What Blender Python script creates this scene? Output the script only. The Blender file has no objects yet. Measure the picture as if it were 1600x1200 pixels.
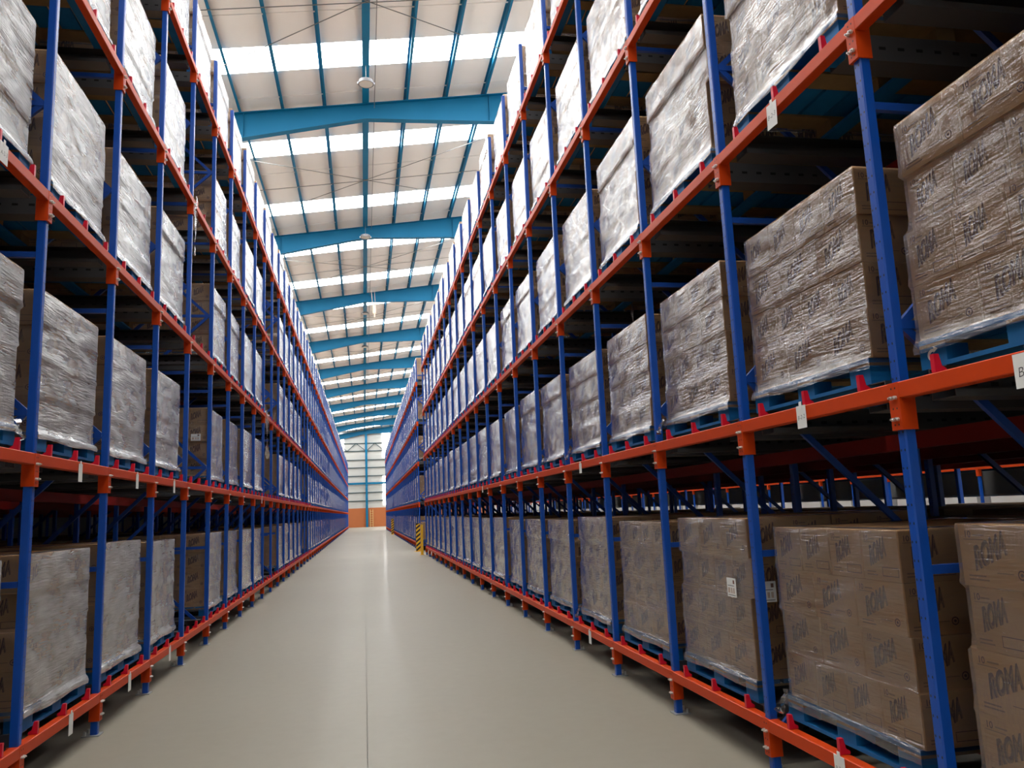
import bpy, math, random
from mathutils import Matrix, Vector
import numpy as np

random.seed(7)
scene = bpy.context.scene
COL = scene.collection

# ------------------------------------------------------------------ camera
CAM_H = 1.5142
YAW, PITCH, ROLL, FPX = 0.1897, 0.1577, -0.0431, 1230.38
cy, sy, cp, sp = math.cos(YAW), math.sin(YAW), math.cos(PITCH), math.sin(PITCH)
fwd = Vector((sy * cp, cy * cp, sp)); rgt = Vector((cy, -sy, 0)); upv = rgt.cross(fwd)
rr = math.cos(ROLL) * rgt + math.sin(ROLL) * upv
uu = -math.sin(ROLL) * rgt + math.cos(ROLL) * upv
cam_d = bpy.data.cameras.new('camera'); cam = bpy.data.objects.new('camera', cam_d); COL.objects.link(cam)
cam_d.sensor_width = 36.0; cam_d.lens = FPX / 1600 * 36.0; cam_d.clip_end = 400; cam_d.clip_start = 0.05
m = Matrix.Identity(4)
for i in range(3):
    m[i][0] = rr[i]; m[i][1] = uu[i]; m[i][2] = -fwd[i]
m[2][3] = CAM_H
cam.matrix_world = m
scene.camera = cam

def project(p):
    d = Vector(p) - Vector((0, 0, CAM_H)); z = d.dot(fwd)
    if z < 0.05: return None
    return 800 + FPX * d.dot(rr) / z, 600 - FPX * d.dot(uu) / z

# ------------------------------------------------------------------ world, light, exposure
world = bpy.data.worlds.new('world'); scene.world = world; world.use_nodes = True
world.node_tree.nodes['Background'].inputs[0].default_value = (0.75, 0.85, 1.0, 1)
world.node_tree.nodes['Background'].inputs[1].default_value = 1.0
SKY_L = 11.0          # daylight coming through the translucent roof sheets
WALL_L = 5.0          # daylight through the translucent wall sheets
scene.view_settings.view_transform = 'Standard'
scene.view_settings.look = 'None'
scene.view_settings.gamma = 1.0
scene.view_settings.use_curve_mapping = False
scene.view_settings.exposure = 0.68
try:
    c = scene.cycles
    c.max_bounces = 6; c.diffuse_bounces = 4; c.glossy_bounces = 3; c.transparent_max_bounces = 8
    c.caustics_reflective = False; c.caustics_refractive = False
    c.sample_clamp_indirect = 6.0; c.use_denoising = True; c.use_adaptive_sampling = True; c.adaptive_threshold = 0.02
except Exception:
    pass

# ------------------------------------------------------------------ materials
def newmat(name):
    mt = bpy.data.materials.new(name); mt.use_nodes = True
    nt = mt.node_tree
    return mt, nt, nt.nodes['Principled BSDF'], nt.nodes['Material Output']

def N(nt, typ, **kw):
    n = nt.nodes.new(typ)
    for k, v in kw.items():
        if k.startswith('i_'):
            n.inputs[k[2:].replace('_', ' ')].default_value = v
        else:
            setattr(n, k, v)
    return n

def math_(nt, op, a, b=None, c=None):
    n = nt.nodes.new('ShaderNodeMath'); n.operation = op
    for i, v in enumerate((a, b, c)):
        if v is None: continue
        if isinstance(v, (int, float)): n.inputs[i].default_value = v
        else: nt.links.new(v, n.inputs[i])
    return n.outputs[0]

def paint(name, col, rough=0.4, spec=0.5, var=0.12, metal=0.0, nscale=3.0, bump=0.0, rnd=0.0, coat=0.0):
    """painted / plain surface with slight procedural unevenness"""
    mt, nt, p, out = newmat(name)
    tc = N(nt, 'ShaderNodeTexCoord')
    no = N(nt, 'ShaderNodeTexNoise', i_Scale=nscale, i_Detail=4.0)
    nt.links.new(tc.outputs['Object'], no.inputs['Vector'])
    mp = N(nt, 'ShaderNodeMapRange'); nt.links.new(no.outputs['Fac'], mp.inputs[0])
    mp.inputs[3].default_value = 1 - var; mp.inputs[4].default_value = 1 + var
    val = mp.outputs[0]
    if rnd:
        oi = N(nt, 'ShaderNodeObjectInfo')
        r = math_(nt, 'MULTIPLY_ADD', oi.outputs['Random'], 2 * rnd, 1 - rnd)
        val = math_(nt, 'MULTIPLY', val, r)
    hsv = N(nt, 'ShaderNodeHueSaturation'); hsv.inputs['Color'].default_value = (*col, 1)
    nt.links.new(val, hsv.inputs['Value'])
    nt.links.new(hsv.outputs[0], p.inputs['Base Color'])
    p.inputs['Roughness'].default_value = rough
    p.inputs['Specular IOR Level'].default_value = spec
    p.inputs['Metallic'].default_value = metal
    p.inputs['Coat Weight'].default_value = coat
    if bump:
        b = N(nt, 'ShaderNodeBump', i_Strength=bump, i_Distance=0.01)
        nt.links.new(no.outputs['Fac'], b.inputs['Height']); nt.links.new(b.outputs[0], p.inputs['Normal'])
    return mt

M = {}
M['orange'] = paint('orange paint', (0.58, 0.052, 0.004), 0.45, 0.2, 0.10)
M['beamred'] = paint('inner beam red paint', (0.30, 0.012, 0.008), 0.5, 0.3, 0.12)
M['stopred'] = paint('crimson plastic', (0.60, 0.008, 0.03), 0.35, 0.5, 0.05)
M['brace'] = paint('brace blue paint', (0.006, 0.06, 0.34), 0.4, 0.5, 0.1)
M['galv'] = paint('galvanised steel', (0.42, 0.43, 0.44), 0.45, 0.5, 0.15, metal=0.6)
M['bolt'] = paint('zinc bolts', (0.72, 0.72, 0.68), 0.35, 0.5, 0.2, metal=0.7)
M['teal'] = paint('teal steel paint', (0.002, 0.135, 0.27), 0.55, 0.2, 0.07, nscale=1.0)
M['tealdark'] = paint('dark teal steel paint', (0.012, 0.045, 0.06), 0.5, 0.4, 0.1)
M['rod'] = paint('steel rod', (0.16, 0.17, 0.17), 0.5, 0.5, 0.1)
M['roof'] = paint('roof sheet', (0.755, 0.74, 0.715), 0.6, 0.3, 0.03, nscale=0.5)
M['wallsheet'] = paint('wall cladding', (0.50, 0.50, 0.475), 0.6, 0.3, 0.03, nscale=0.5)
M['wallorange'] = paint('orange plaster', (0.44, 0.14, 0.05), 0.8, 0.3, 0.06, nscale=1.5)
M['wallgrey'] = paint('grey side wall', (0.45, 0.45, 0.43), 0.8, 0.3, 0.05)
M['palletblue'] = paint('pallet blue paint', (0.005, 0.125, 0.34), 0.6, 0.3, 0.30, nscale=9.0, rnd=0.15)
M['wood'] = paint('raw pallet wood', (0.22, 0.15, 0.075), 0.8, 0.3, 0.25, nscale=12.0)
M['white'] = paint('white print', (0.75, 0.80, 0.82), 0.6, 0.3, 0.15, nscale=30)
M['paper'] = paint('paper card', (0.80, 0.80, 0.78), 0.7, 0.3, 0.04)
M['ink'] = paint('carton ink', (0.20, 0.105, 0.085), 0.8, 0.2, 0.25, nscale=40)
M['ink2'] = paint('carton light ink', (0.40, 0.23, 0.125), 0.8, 0.2, 0.2, nscale=40)
M['pen'] = paint('pen ink', (0.05, 0.05, 0.06), 0.7, 0.2, 0.1)
M['yellow'] = paint('safety yellow', (0.78, 0.44, 0.015), 0.45, 0.5, 0.1)
M['black'] = paint('black paint', (0.015, 0.015, 0.015), 0.5, 0.4, 0.2)
M['yelladder'] = paint('ladder yellow', (0.75, 0.60, 0.25), 0.5, 0.4, 0.1)
M['lampgrey'] = paint('lamp housing', (0.16, 0.16, 0.17), 0.45, 0.5, 0.1)
M['lampglass'] = paint('lamp diffuser', (0.55, 0.54, 0.51), 0.35, 0.5, 0.03)
M['rope'] = paint('pale rope', (0.75, 0.55, 0.42), 0.8, 0.2, 0.15)
M['deepload'] = paint('stored goods', (0.17, 0.115, 0.07), 0.75, 0.3, 0.25, nscale=1.2)  # carton tone darkened, putting the shade inside the lanes into the colour

# blue upright paint with punched holes on the front face (u < 4 mm)
def upright_material():
    mt, nt, p, out = newmat('upright blue paint')
    tc = N(nt, 'ShaderNodeTexCoord'); s = N(nt, 'ShaderNodeSeparateXYZ')
    nt.links.new(tc.outputs['Object'], s.inputs[0])
    x, y, z = s.outputs
    ay = math_(nt, 'SUBTRACT', math_(nt, 'ABSOLUTE', y), 0.0115)
    zm = math_(nt, 'SUBTRACT', math_(nt, 'MODULO', z, 0.075), 0.0375)
    zm = math_(nt, 'MULTIPLY', zm, 0.75)
    d = math_(nt, 'SQRT', math_(nt, 'ADD', math_(nt, 'MULTIPLY', ay, ay), math_(nt, 'MULTIPLY', zm, zm)))
    hole = math_(nt, 'MULTIPLY', math_(nt, 'LESS_THAN', d, 0.0042), math_(nt, 'LESS_THAN', x, 0.003))
    no = N(nt, 'ShaderNodeTexNoise', i_Scale=5.0, i_Detail=5.0); nt.links.new(tc.outputs['Object'], no.inputs['Vector'])
    cr = N(nt, 'ShaderNodeMixRGB'); cr.inputs[1].default_value = (0.002, 0.058, 0.35, 1); cr.inputs[2].default_value = (0.004, 0.078, 0.43, 1)
    nt.links.new(no.outputs['Fac'], cr.inputs[0])
    mx = N(nt, 'ShaderNodeMixRGB'); nt.links.new(hole, mx.inputs[0]); nt.links.new(cr.outputs[0], mx.inputs[1])
    mx.inputs[2].default_value = (0.004, 0.004, 0.005, 1)
    nt.links.new(mx.outputs[0], p.inputs['Base Color'])
    p.inputs['Roughness'].default_value = 0.36
    return mt
M['upright'] = upright_material()

# lane rail: galvanised, with a row of punched slots
def rail_material():
    mt, nt, p, out = newmat('lane rail steel')
    tc = N(nt, 'ShaderNodeTexCoord'); s = N(nt, 'ShaderNodeSeparateXYZ'); nt.links.new(tc.outputs['Object'], s.inputs[0])
    x, y, z = s.outputs
    xm = math_(nt, 'ABSOLUTE', math_(nt, 'SUBTRACT', math_(nt, 'MODULO', x, 0.10), 0.05))
    hole = math_(nt, 'MULTIPLY', math_(nt, 'LESS_THAN', xm, 0.018), math_(nt, 'LESS_THAN', math_(nt, 'ABSOLUTE', math_(nt, 'SUBTRACT', z, -0.065)), 0.008))
    mx = N(nt, 'ShaderNodeMixRGB'); nt.links.new(hole, mx.inputs[0])
    mx.inputs[1].default_value = (0.10, 0.10, 0.105, 1); mx.inputs[2].default_value = (0.02, 0.02, 0.02, 1)
    nt.links.new(mx.outputs[0], p.inputs['Base Color'])
    p.inputs['Metallic'].default_value = 0.5; p.inputs['Roughness'].default_value = 0.45
    return mt
M['rail'] = rail_material()

def kraft_material():
    mt, nt, p, out = newmat('kraft cardboard')
    tc = N(nt, 'ShaderNodeTexCoord')
    mp = N(nt, 'ShaderNodeMapping'); mp.inputs['Scale'].default_value = (6, 6, 30); nt.links.new(tc.outputs['Object'], mp.inputs[0])
    no = N(nt, 'ShaderNodeTexNoise', i_Scale=1.0, i_Detail=5.0); nt.links.new(mp.outputs[0], no.inputs['Vector'])
    oi = N(nt, 'ShaderNodeObjectInfo')
    v = math_(nt, 'ADD', math_(nt, 'MULTIPLY', no.outputs['Fac'], 0.25), math_(nt, 'MULTIPLY_ADD', oi.outputs['Random'], 0.22, 0.78))
    hsv = N(nt, 'ShaderNodeHueSaturation'); hsv.inputs['Color'].default_value = (0.70, 0.40, 0.185, 1)
    nt.links.new(v, hsv.inputs['Value']); nt.links.new(hsv.outputs[0], p.inputs['Base Color'])
    p.inputs['Roughness'].default_value = 0.75; p.inputs['Specular IOR Level'].default_value = 0.3
    return mt
M['kraft'] = kraft_material()

def film_material(name, haze_lo, haze_hi, gloss, white, rough, graze):
    """clear stretch film: see-through, milky where layers overlap, streaky gloss"""
    mt, nt, p, out = newmat(name)
    nt.nodes.remove(p)
    tc = N(nt, 'ShaderNodeTexCoord'); oi = N(nt, 'ShaderNodeObjectInfo')
    off = N(nt, 'ShaderNodeCombineXYZ')
    for i in range(3): nt.links.new(math_(nt, 'MULTIPLY', oi.outputs['Random'], (37.0, 53.0, 71.0)[i]), off.inputs[i])
    add = N(nt, 'ShaderNodeVectorMath'); add.operation = 'ADD'
    nt.links.new(tc.outputs['Object'], add.inputs[0]); nt.links.new(off.outputs[0], add.inputs[1])
    def noise(scale3, detail, rot=(0, 0, 0), dist=0.0):
        mp = N(nt, 'ShaderNodeMapping'); mp.inputs['Scale'].default_value = scale3; mp.inputs['Rotation'].default_value = rot
        nt.links.new(add.outputs[0], mp.inputs[0])
        n = N(nt, 'ShaderNodeTexNoise', i_Scale=1.0, i_Detail=detail); n.inputs['Distortion'].default_value = dist
        nt.links.new(mp.outputs[0], n.inputs['Vector']); return n.outputs['Fac']
    a = noise((7, 7, 80), 5.0, (0.16, 0.0, 0.0), 0.4)       # horizontal pulled bands, slightly slanting
    b = noise((75, 75, 16), 2.0, (0.15, 0.05, 0.0))         # short upright crinkles
    c_ = noise((3.6, 3.6, 6.5), 1.0, (0.3, 0.0, 0.0))                        # large patches
    bm = math_(nt, 'MULTIPLY', b, math_(nt, 'MAXIMUM', math_(nt, 'MULTIPLY_ADD', c_, 6.0, -2.7), 0.10))
    h = math_(nt, 'ADD', math_(nt, 'MULTIPLY', a, 0.8), math_(nt, 'MULTIPLY', bm, 0.55))
    h = math_(nt, 'ADD', h, math_(nt, 'MULTIPLY', c_, 1.9))
    bp = N(nt, 'ShaderNodeBump', i_Strength=0.55, i_Distance=0.022); nt.links.new(h, bp.inputs['Height'])
    hz = N(nt, 'ShaderNodeMapRange'); nt.links.new(math_(nt, 'ADD', math_(nt, 'MULTIPLY', a, 0.3), math_(nt, 'MULTIPLY', c_, 0.7)), hz.inputs[0])
    hz.inputs[1].default_value = 0.38; hz.inputs[2].default_value = 0.62
    hz.inputs[3].default_value = haze_lo; hz.inputs[4].default_value = haze_hi
    tr = N(nt, 'ShaderNodeBsdfTransparent'); tr.inputs[0].default_value = (0.97, 0.97, 0.97, 1)
    df = N(nt, 'ShaderNodeBsdfDiffuse'); df.inputs[0].default_value = (white, white * 0.99, white * 0.97, 1); nt.links.new(bp.outputs[0], df.inputs['Normal'])
    gl = N(nt, 'ShaderNodeBsdfGlossy'); gl.inputs['Color'].default_value = (0.95, 0.95, 0.95, 1); gl.inputs['Roughness'].default_value = rough
    nt.links.new(bp.outputs[0], gl.inputs['Normal'])
    fr = N(nt, 'ShaderNodeFresnel'); fr.inputs['IOR'].default_value = 1.5
    g = math_(nt, 'MINIMUM', math_(nt, 'MULTIPLY', fr.outputs[0], gloss), 0.85)
    # the film looks milkier the longer the path through its layers
    lw = N(nt, 'ShaderNodeLayerWeight'); lw.inputs['Blend'].default_value = 0.5
    fac = math_(nt, 'POWER', lw.outputs['Facing'], 2.0)
    hfac = math_(nt, 'MINIMUM', math_(nt, 'MULTIPLY', hz.outputs[0], math_(nt, 'MULTIPLY_ADD', fac, graze, 0.12)), 0.88)
    m1 = N(nt, 'ShaderNodeMixShader'); nt.links.new(hfac, m1.inputs[0]); nt.links.new(tr.outputs[0], m1.inputs[1]); nt.links.new(df.outputs[0], m1.inputs[2])
    m2 = N(nt, 'ShaderNodeMixShader'); nt.links.new(g, m2.inputs[0]); nt.links.new(m1.outputs[0], m2.inputs[1]); nt.links.new(gl.outputs[0], m2.inputs[2])
    nt.links.new(m2.outputs[0], out.inputs['Surface'])
    return mt
M['film'] = film_material('clear stretch film', 0.06, 0.28, 2.3, 0.68, 0.11, 1.3)
M['filmhazy'] = film_material('milky stretch film', 0.42, 0.92, 1.7, 0.58, 0.13, 1.8)
M['toploads'] = paint('film over stored goods', (0.62, 0.61, 0.59), 0.5, 0.5, 0.15, nscale=1.5)

def floor_material():
    mt, nt, p, out = newmat('polished concrete')
    tc = N(nt, 'ShaderNodeTexCoord')
    n1 = N(nt, 'ShaderNodeTexNoise', i_Scale=0.35, i_Detail=6.0); nt.links.new(tc.outputs['Object'], n1.inputs['Vector'])
    n2 = N(nt, 'ShaderNodeTexNoise', i_Scale=9.0, i_Detail=8.0); nt.links.new(tc.outputs['Object'], n2.inputs['Vector'])
    mx = N(nt, 'ShaderNodeMixRGB'); nt.links.new(n1.outputs['Fac'], mx.inputs[0])
    mx.inputs[1].default_value = (0.262, 0.237, 0.187, 1); mx.inputs[2].default_value = (0.303, 0.276, 0.22, 1)
    v = math_(nt, 'MULTIPLY_ADD', n2.outputs['Fac'], 0.10, 0.95)
    hsv = N(nt, 'ShaderNodeHueSaturation'); nt.links.new(mx.outputs[0], hsv.inputs['Color']); nt.links.new(v, hsv.inputs['Value'])
    nt.links.new(hsv.outputs[0], p.inputs['Base Color'])
    p.inputs['Roughness'].default_value = 0.52; p.inputs['Specular IOR Level'].default_value = 0.22
    p.inputs['Coat Weight'].default_value = 0.09
    nt.links.new(math_(nt, 'MULTIPLY_ADD', n2.outputs['Fac'], 0.06, 0.09), p.inputs['Coat Roughness'])
    b = N(nt, 'ShaderNodeBump', i_Strength=0.01, i_Distance=0.01); nt.links.new(n1.outputs['Fac'], b.inputs['Height']); nt.links.new(b.outputs[0], p.inputs['Normal'])
    return mt
M['floor'] = floor_material()

def lit(name, strength, col=(1.0, 0.99, 0.97)):
    mt, nt, p, out = newmat(name); nt.nodes.remove(p)
    e = N(nt, 'ShaderNodeEmission'); e.inputs[0].default_value = (*col, 1); e.inputs[1].default_value = strength
    nt.links.new(e.outputs[0], out.inputs['Surface']); return mt
M['skylight'] = lit('daylit translucent roof sheet', SKY_L)
M['walllight'] = lit('daylit translucent wall sheet', WALL_L)

# ------------------------------------------------------------------ mesh helpers
class MB:
    def __init__(self): self.v = []; self.f = []; self.mi = []; self.mats = []
    def mat(self, mt):
        if mt not in self.mats: self.mats.append(mt)
        return self.mats.index(mt)
    def box(self, x0, x1, y0, y1, z0, z1, mt):
        n = len(self.v); k = self.mat(mt)
        self.v += [(x0, y0, z0), (x1, y0, z0), (x1, y1, z0), (x0, y1, z0), (x0, y0, z1), (x1, y0, z1), (x1, y1, z1), (x0, y1, z1)]
        for f in ((0, 3, 2, 1), (4, 5, 6, 7), (0, 1, 5, 4), (1, 2, 6, 5), (2, 3, 7, 6), (3, 0, 4, 7)):
            self.f.append(tuple(n + i for i in f)); self.mi.append(k)
        return self
    def prism(self, pts, z0, z1, mt, axis='z'):
        """extrude a CCW polygon; axis z: pts=(x,y); axis y: pts=(x,z) along y; axis x: pts=(y,z) along x"""
        n = len(self.v); k = self.mat(mt); L = len(pts)
        for z in (z0, z1):
            for a, b in pts:
                self.v.append((a, b, z) if axis == 'z' else ((a, z, b) if axis == 'y' else (z, a, b)))
        lo = tuple(n + i for i in range(L)); hi = tuple(n + L + i for i in range(L))
        fl = axis == 'y'
        fs = [lo[::-1], hi] + [(n + i, n + (i + 1) % L, n + L + (i + 1) % L, n + L + i) for i in range(L)]
        for f in fs: self.f.append(f[::-1] if fl else f); self.mi.append(k)
        return self
    def bar(self, p, q, w, h, mt):
        """box-section bar from p to q"""
        p, q = Vector(p), Vector(q); d = (q - p).normalized()
        up = Vector((0, 0, 1)) if abs(d.z) < 0.9 else Vector((0, 1, 0))
        s = d.cross(up).normalized(); t = s.cross(d).normalized()
        n = len(self.v); k = self.mat(mt)
        for e in (p, q):
            for a, b in ((-1, -1), (1, -1), (1, 1), (-1, 1)): self.v.append(tuple(e + s * a * w / 2 + t * b * h / 2))
        for f in ((0, 3, 2, 1), (4, 5, 6, 7), (0, 1, 5, 4), (1, 2, 6, 5), (2, 3, 7, 6), (3, 0, 4, 7)):
            self.f.append(tuple(n + i for i in f)[::-1]); self.mi.append(k)
        return self
    def cyl(self, c, r, h, mt, axis='z', seg=14, r2=None):
        n = len(self.v); k = self.mat(mt); r2 = r if r2 is None else r2
        for z, rad in ((0, r), (h, r2)):
            for i in range(seg):
                a = 2 * math.pi * i / seg; x, y = rad * math.cos(a), rad * math.sin(a)
                self.v.append((c[0] + x, c[1] + y, c[2] + z) if axis == 'z' else ((c[0] + z, c[1] + x, c[2] + y) if axis == 'x' else (c[0] + y, c[1] + z, c[2] + x)))
        lo = tuple(n + i for i in range(seg)); hi = tuple(n + seg + i for i in range(seg))
        for f in [lo[::-1], hi] + [(n + i, n + (i + 1) % seg, n + seg + (i + 1) % seg, n + seg + i) for i in range(seg)]:
            self.f.append(f); self.mi.append(k)
        return self
    def poly(self, pts, mt):
        n = len(self.v); self.v += [tuple(p) for p in pts]; self.f.append(tuple(range(n, n + len(pts)))); self.mi.append(self.mat(mt)); return self
    def mesh(self, name, smooth=False):
        me = bpy.data.meshes.new(name); me.from_pydata(self.v, [], self.f)
        for mt in self.mats: me.materials.append(mt)
        me.polygons.foreach_set('material_index', self.mi)
        if smooth: me.polygons.foreach_set('use_smooth', [True] * len(self.f))
        me.update(); return me

def ob(name, data, parent=None, loc=(0, 0, 0), rotz=0.0, rot=None):
    o = bpy.data.objects.new(name, data); COL.objects.link(o)
    if parent is not None: o.parent = parent
    o.location = loc
    if rot is not None: o.rotation_euler = rot
    elif rotz: o.rotation_euler = (0, 0, rotz)
    return o

def tag(o, label, cat, group=None, kind=None):
    o['label'] = label; o['category'] = cat
    if group: o['group'] = group
    if kind: o['kind'] = kind
    return o

def structure(o, label=None):
    o['kind'] = 'structure'
    if label: o['label'] = label
    return o

# flat lettering from the built-in font
_tc = {}
def text_polys(body, shear=0.0, offset=0.0):
    key = (body, shear, offset)
    if key in _tc: return _tc[key]
    cu = bpy.data.curves.new('lettering', 'FONT'); cu.body = body; cu.size = 1.0; cu.shear = shear; cu.offset = offset
    cu.resolution_u = 3; cu.align_x = 'CENTER'; cu.align_y = 'CENTER'
    o = bpy.data.objects.new('lettering', cu); COL.objects.link(o)
    dg = bpy.context.evaluated_depsgraph_get()
    me = o.evaluated_get(dg).to_mesh()
    r = ([(v.co.x, v.co.y) for v in me.vertices], [tuple(p.vertices) for p in me.polygons])
    o.evaluated_get(dg).to_mesh_clear(); bpy.data.objects.remove(o); bpy.data.curves.remove(cu)
    _tc[key] = r; return r

def put_text(mb, body, frame, cx, cz, size, mt, rot=0.0, shear=0.0, offset=0.0, xs=1.0):
    """frame(a, b) -> 3D point on a face (a to the reader's right, b up)"""
    vs, fs = text_polys(body, shear, offset); ca, sa = math.cos(rot), math.sin(rot)
    P = []
    for x, y in vs:
        x, y = x * size * xs, y * size
        P.append(frame(cx + x * ca, cz + x * sa + y))          # baseline climbs, stems stay upright
    n = len(mb.v); k = mb.mat(mt); mb.v += P
    for f in fs: mb.f.append(tuple(n + i for i in f)); mb.mi.append(k)

def put_rect(mb, frame, a0, a1, b0, b1, mt): mb.poly([frame(a0, b0), frame(a1, b0), frame(a1, b1), frame(a0, b1)], mt)
def put_ring(mb, frame, ca, cb, r0, r1, mt, seg=14):
    for i in range(seg):
        t0, t1 = 2 * math.pi * i / seg, 2 * math.pi * (i + 1) / seg
        mb.poly([frame(ca + r * math.cos(t), cb + r * math.sin(t)) for r, t in ((r0, t0), (r1, t0), (r1, t1), (r0, t1))], mt)

# ------------------------------------------------------------------ main dimensions
P = 1.4
XR, XL = 2.2015, -1.9541
YR0, YL0 = 2.9209, 5.219
BZ = [0.1017, 1.7711, 3.4389, 5.1189, 6.7983]       # bracket undersides, tier by tier
BEAM_LO, BEAM_HI = 0.130, 0.199
SEAT = 0.232                                        # pallet underside above the bracket underside
RACK_TOP = 7.94
DEPTH = 5.0
KROOF = 11.0
RAF = lambda n: KROOF * (1.91 + 0.885 * n)
RP = KROOF * 0.885
Y_END = RAF(9) + 0.25
Y_BACK = -7.0
X_LW, X_RW, X_RIDGE = -7.25, 17.2, 10.0
XC = 0.18
def ztop(x): return 12.95 + 0.137 * ((x if x < X_RIDGE else 2 * X_RIDGE - x) - XC)
def zbot(x):
    if x > X_RIDGE: x = 2 * X_RIDGE - x
    return 12.50 + (x - XC) * (0.222 if x < XC else 0.03)

# ------------------------------------------------------------------ building shell
floor = structure(ob('floor', MB().box(X_LW, X_RW, Y_BACK, Y_END, -0.30, -0.0601, M['floor']).mesh('floor')), 'pale polished concrete floor of the aisle')
cuts = [X_LW, 0.0, 7.0, 12.5, X_RW]
for a, b in zip(cuts[:-1], cuts[1:]):
    ob('slab', MB().box(a + 0.002, b - 0.002, Y_BACK, Y_END, -0.06, 0.0, M['floor']).mesh('slab'), floor)

def side_wall(name, x0, x1, z):
    structure(ob(name, MB().box(x0, x1, Y_BACK - 0.2, Y_END + 0.4, -0.3, z, M['wallgrey']).mesh(name)))
side_wall('wall_left', X_LW - 0.25, X_LW, 12.4)  # unseen wall pulled in behind the rack so its gaps stay dark
side_wall('wall_right', X_RW, X_RW + 0.25, 13.6)  # unseen wall set tight behind the far rack to keep daylight out
structure(ob('wall_back', MB().box(X_LW, X_RW, Y_BACK - 0.25, Y_BACK, -0.3, 14.9, M['wallgrey']).mesh('wall_back')))

# end wall: orange plinth, pale cladding, translucent strips, teal steelwork
KE = Y_END / 103.69
ez = lambda z: CAM_H + (z - CAM_H) * KE
ew = structure(ob('wall_end', MB().box(X_LW, X_RW, Y_END + 0.12, Y_END + 0.35, -0.3, 15.0, M['wallsheet']).mesh('wall_end')), 'far end wall with pale cladding above an orange plinth')
ob('plinth', MB().box(X_LW, X_RW, Y_END - 0.08, Y_END + 0.12, 0.0, ez(2.47), M['wallorange']).mesh('plinth'), ew)['label'] = 'orange painted lower wall'
sheet = MB().box(0, 1.14, 0, 0.05, ez(2.47), 12.3, M['wallsheet']).mesh('cladding_sheet')
x = X_LW + 0.05
while x < 6.0:
    ob('cladding_sheet', sheet, ew, (x, Y_END + 0.06, 0)); x += 1.15
for zc in (3.39, 4.44, 6.56, 7.63, 8.62, 9.77, 10.77):
    z = ez(zc); ob('girt', MB().box(X_LW, 8.0, Y_END - 0.05, Y_END + 0.05, z - 0.045, z + 0.045, M['tealdark']).mesh('girt'), ew)
z = ez(5.6); ob('tie_beam', MB().box(X_LW, 8.0, Y_END - 0.16, Y_END - 0.06, z - 0.13, z + 0.13, M['teal']).mesh('tie_beam'), ew)
ob('column', MB().box(0.19, 0.49, Y_END - 0.42, Y_END - 0.17, 0.0, 12.55, M['teal']).mesh('column'), ew)
zz0, zz1 = ez(9.77), ez(10.77)
for i, (xa, xb) in enumerate([(0.3, -1.0), (-1.0, -2.2), (-2.2, -3.4), (0.4, 1.5), (1.5, 2.7)]):
    za, zb_ = ((zz0, zz1), (zz1, zz0), (zz0, zz1), (zz0, zz1), (zz1, zz0))[i]
    ob('zigzag_brace', MB().bar((xa, Y_END - 0.12, za), (xb, Y_END - 0.12, zb_), 0.08, 0.08, M['tealdark']).mesh('zigzag_brace'), ew)
wn = 0
def window(me, parent=None, label=None):
    global wn
    wn += 1
    return structure(ob('window_%d' % wn, me), label)
for a, b, z0, z1, lw_ in ((2.5, 3.53, 8.9, 12.7, 'upper right'), (2.5, 3.53, 2.75, 6.6, 'lower right'), (-3.6, -2.62, 2.75, 12.0, 'left')):
    window(MB().box(a, b, Y_END - 0.02, Y_END + 0.04, ez(z0), min(ez(z1), 12.9), M['walllight']).mesh('wall_strip'), label='glowing translucent strip at the %s of the far end wall' % lw_)
# ladder leaning by the column
lad = ob('wall_ladder', None, None, (0.95, Y_END - 0.3, 0))
for dx in (-0.18, 0.18): ob('rail', MB().box(dx - 0.025, dx + 0.025, -0.03, 0.03, 0, 2.3, M['yelladder']).mesh('rail'), lad)
rung = MB().box(-0.16, 0.16, -0.015, 0.015, -0.015, 0.015, M['yelladder']).mesh('rung')
for i in range(7): ob('rung', rung, lad, (0, 0, 0.25 + 0.3 * i))
tag(lad, 'yellow ladder against the orange end wall beside the teal column', 'ladder')

# roof
SK = ['first', 'second', 'third', 'fourth', 'fifth', 'sixth', 'seventh', 'eighth', 'ninth', 'tenth', 'eleventh', 'twelfth', 'thirteenth', 'fourteenth', 'fifteenth', 'sixteenth', 'seventeenth', 'eighteenth', 'nineteenth', 'twentieth', 'twenty-first']
ceil = structure(ob('ceiling', None, None, (0, 0, 0)), 'pale metal sheet roof on teal rafters and purlins')
bands = []
for n in range(-3, 10):
    for a, b in ((2.1, 3.12), (6.95, 8.05)):
        y0, y1 = RAF(n) + a, RAF(n) + b
        if y0 > Y_BACK and y1 < Y_END - 0.3: bands.append((y0, y1))
bands.sort()
def roof_strip(y0, y1, mt, name, dz0=0.19, dz1=0.24):
    mb = MB()
    for xa, xb in ((X_LW, X_RIDGE), (X_RIDGE, X_RW)):
        pa, pb = ztop(xa), ztop(xb)
        mb.prism([(xa, pa + dz0), (xb, pb + dz0), (xb, pb + dz1), (xa, pa + dz1)], y0, y1, mt, 'y')
    return mb.mesh(name)
prev = Y_BACK - 0.2
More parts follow.
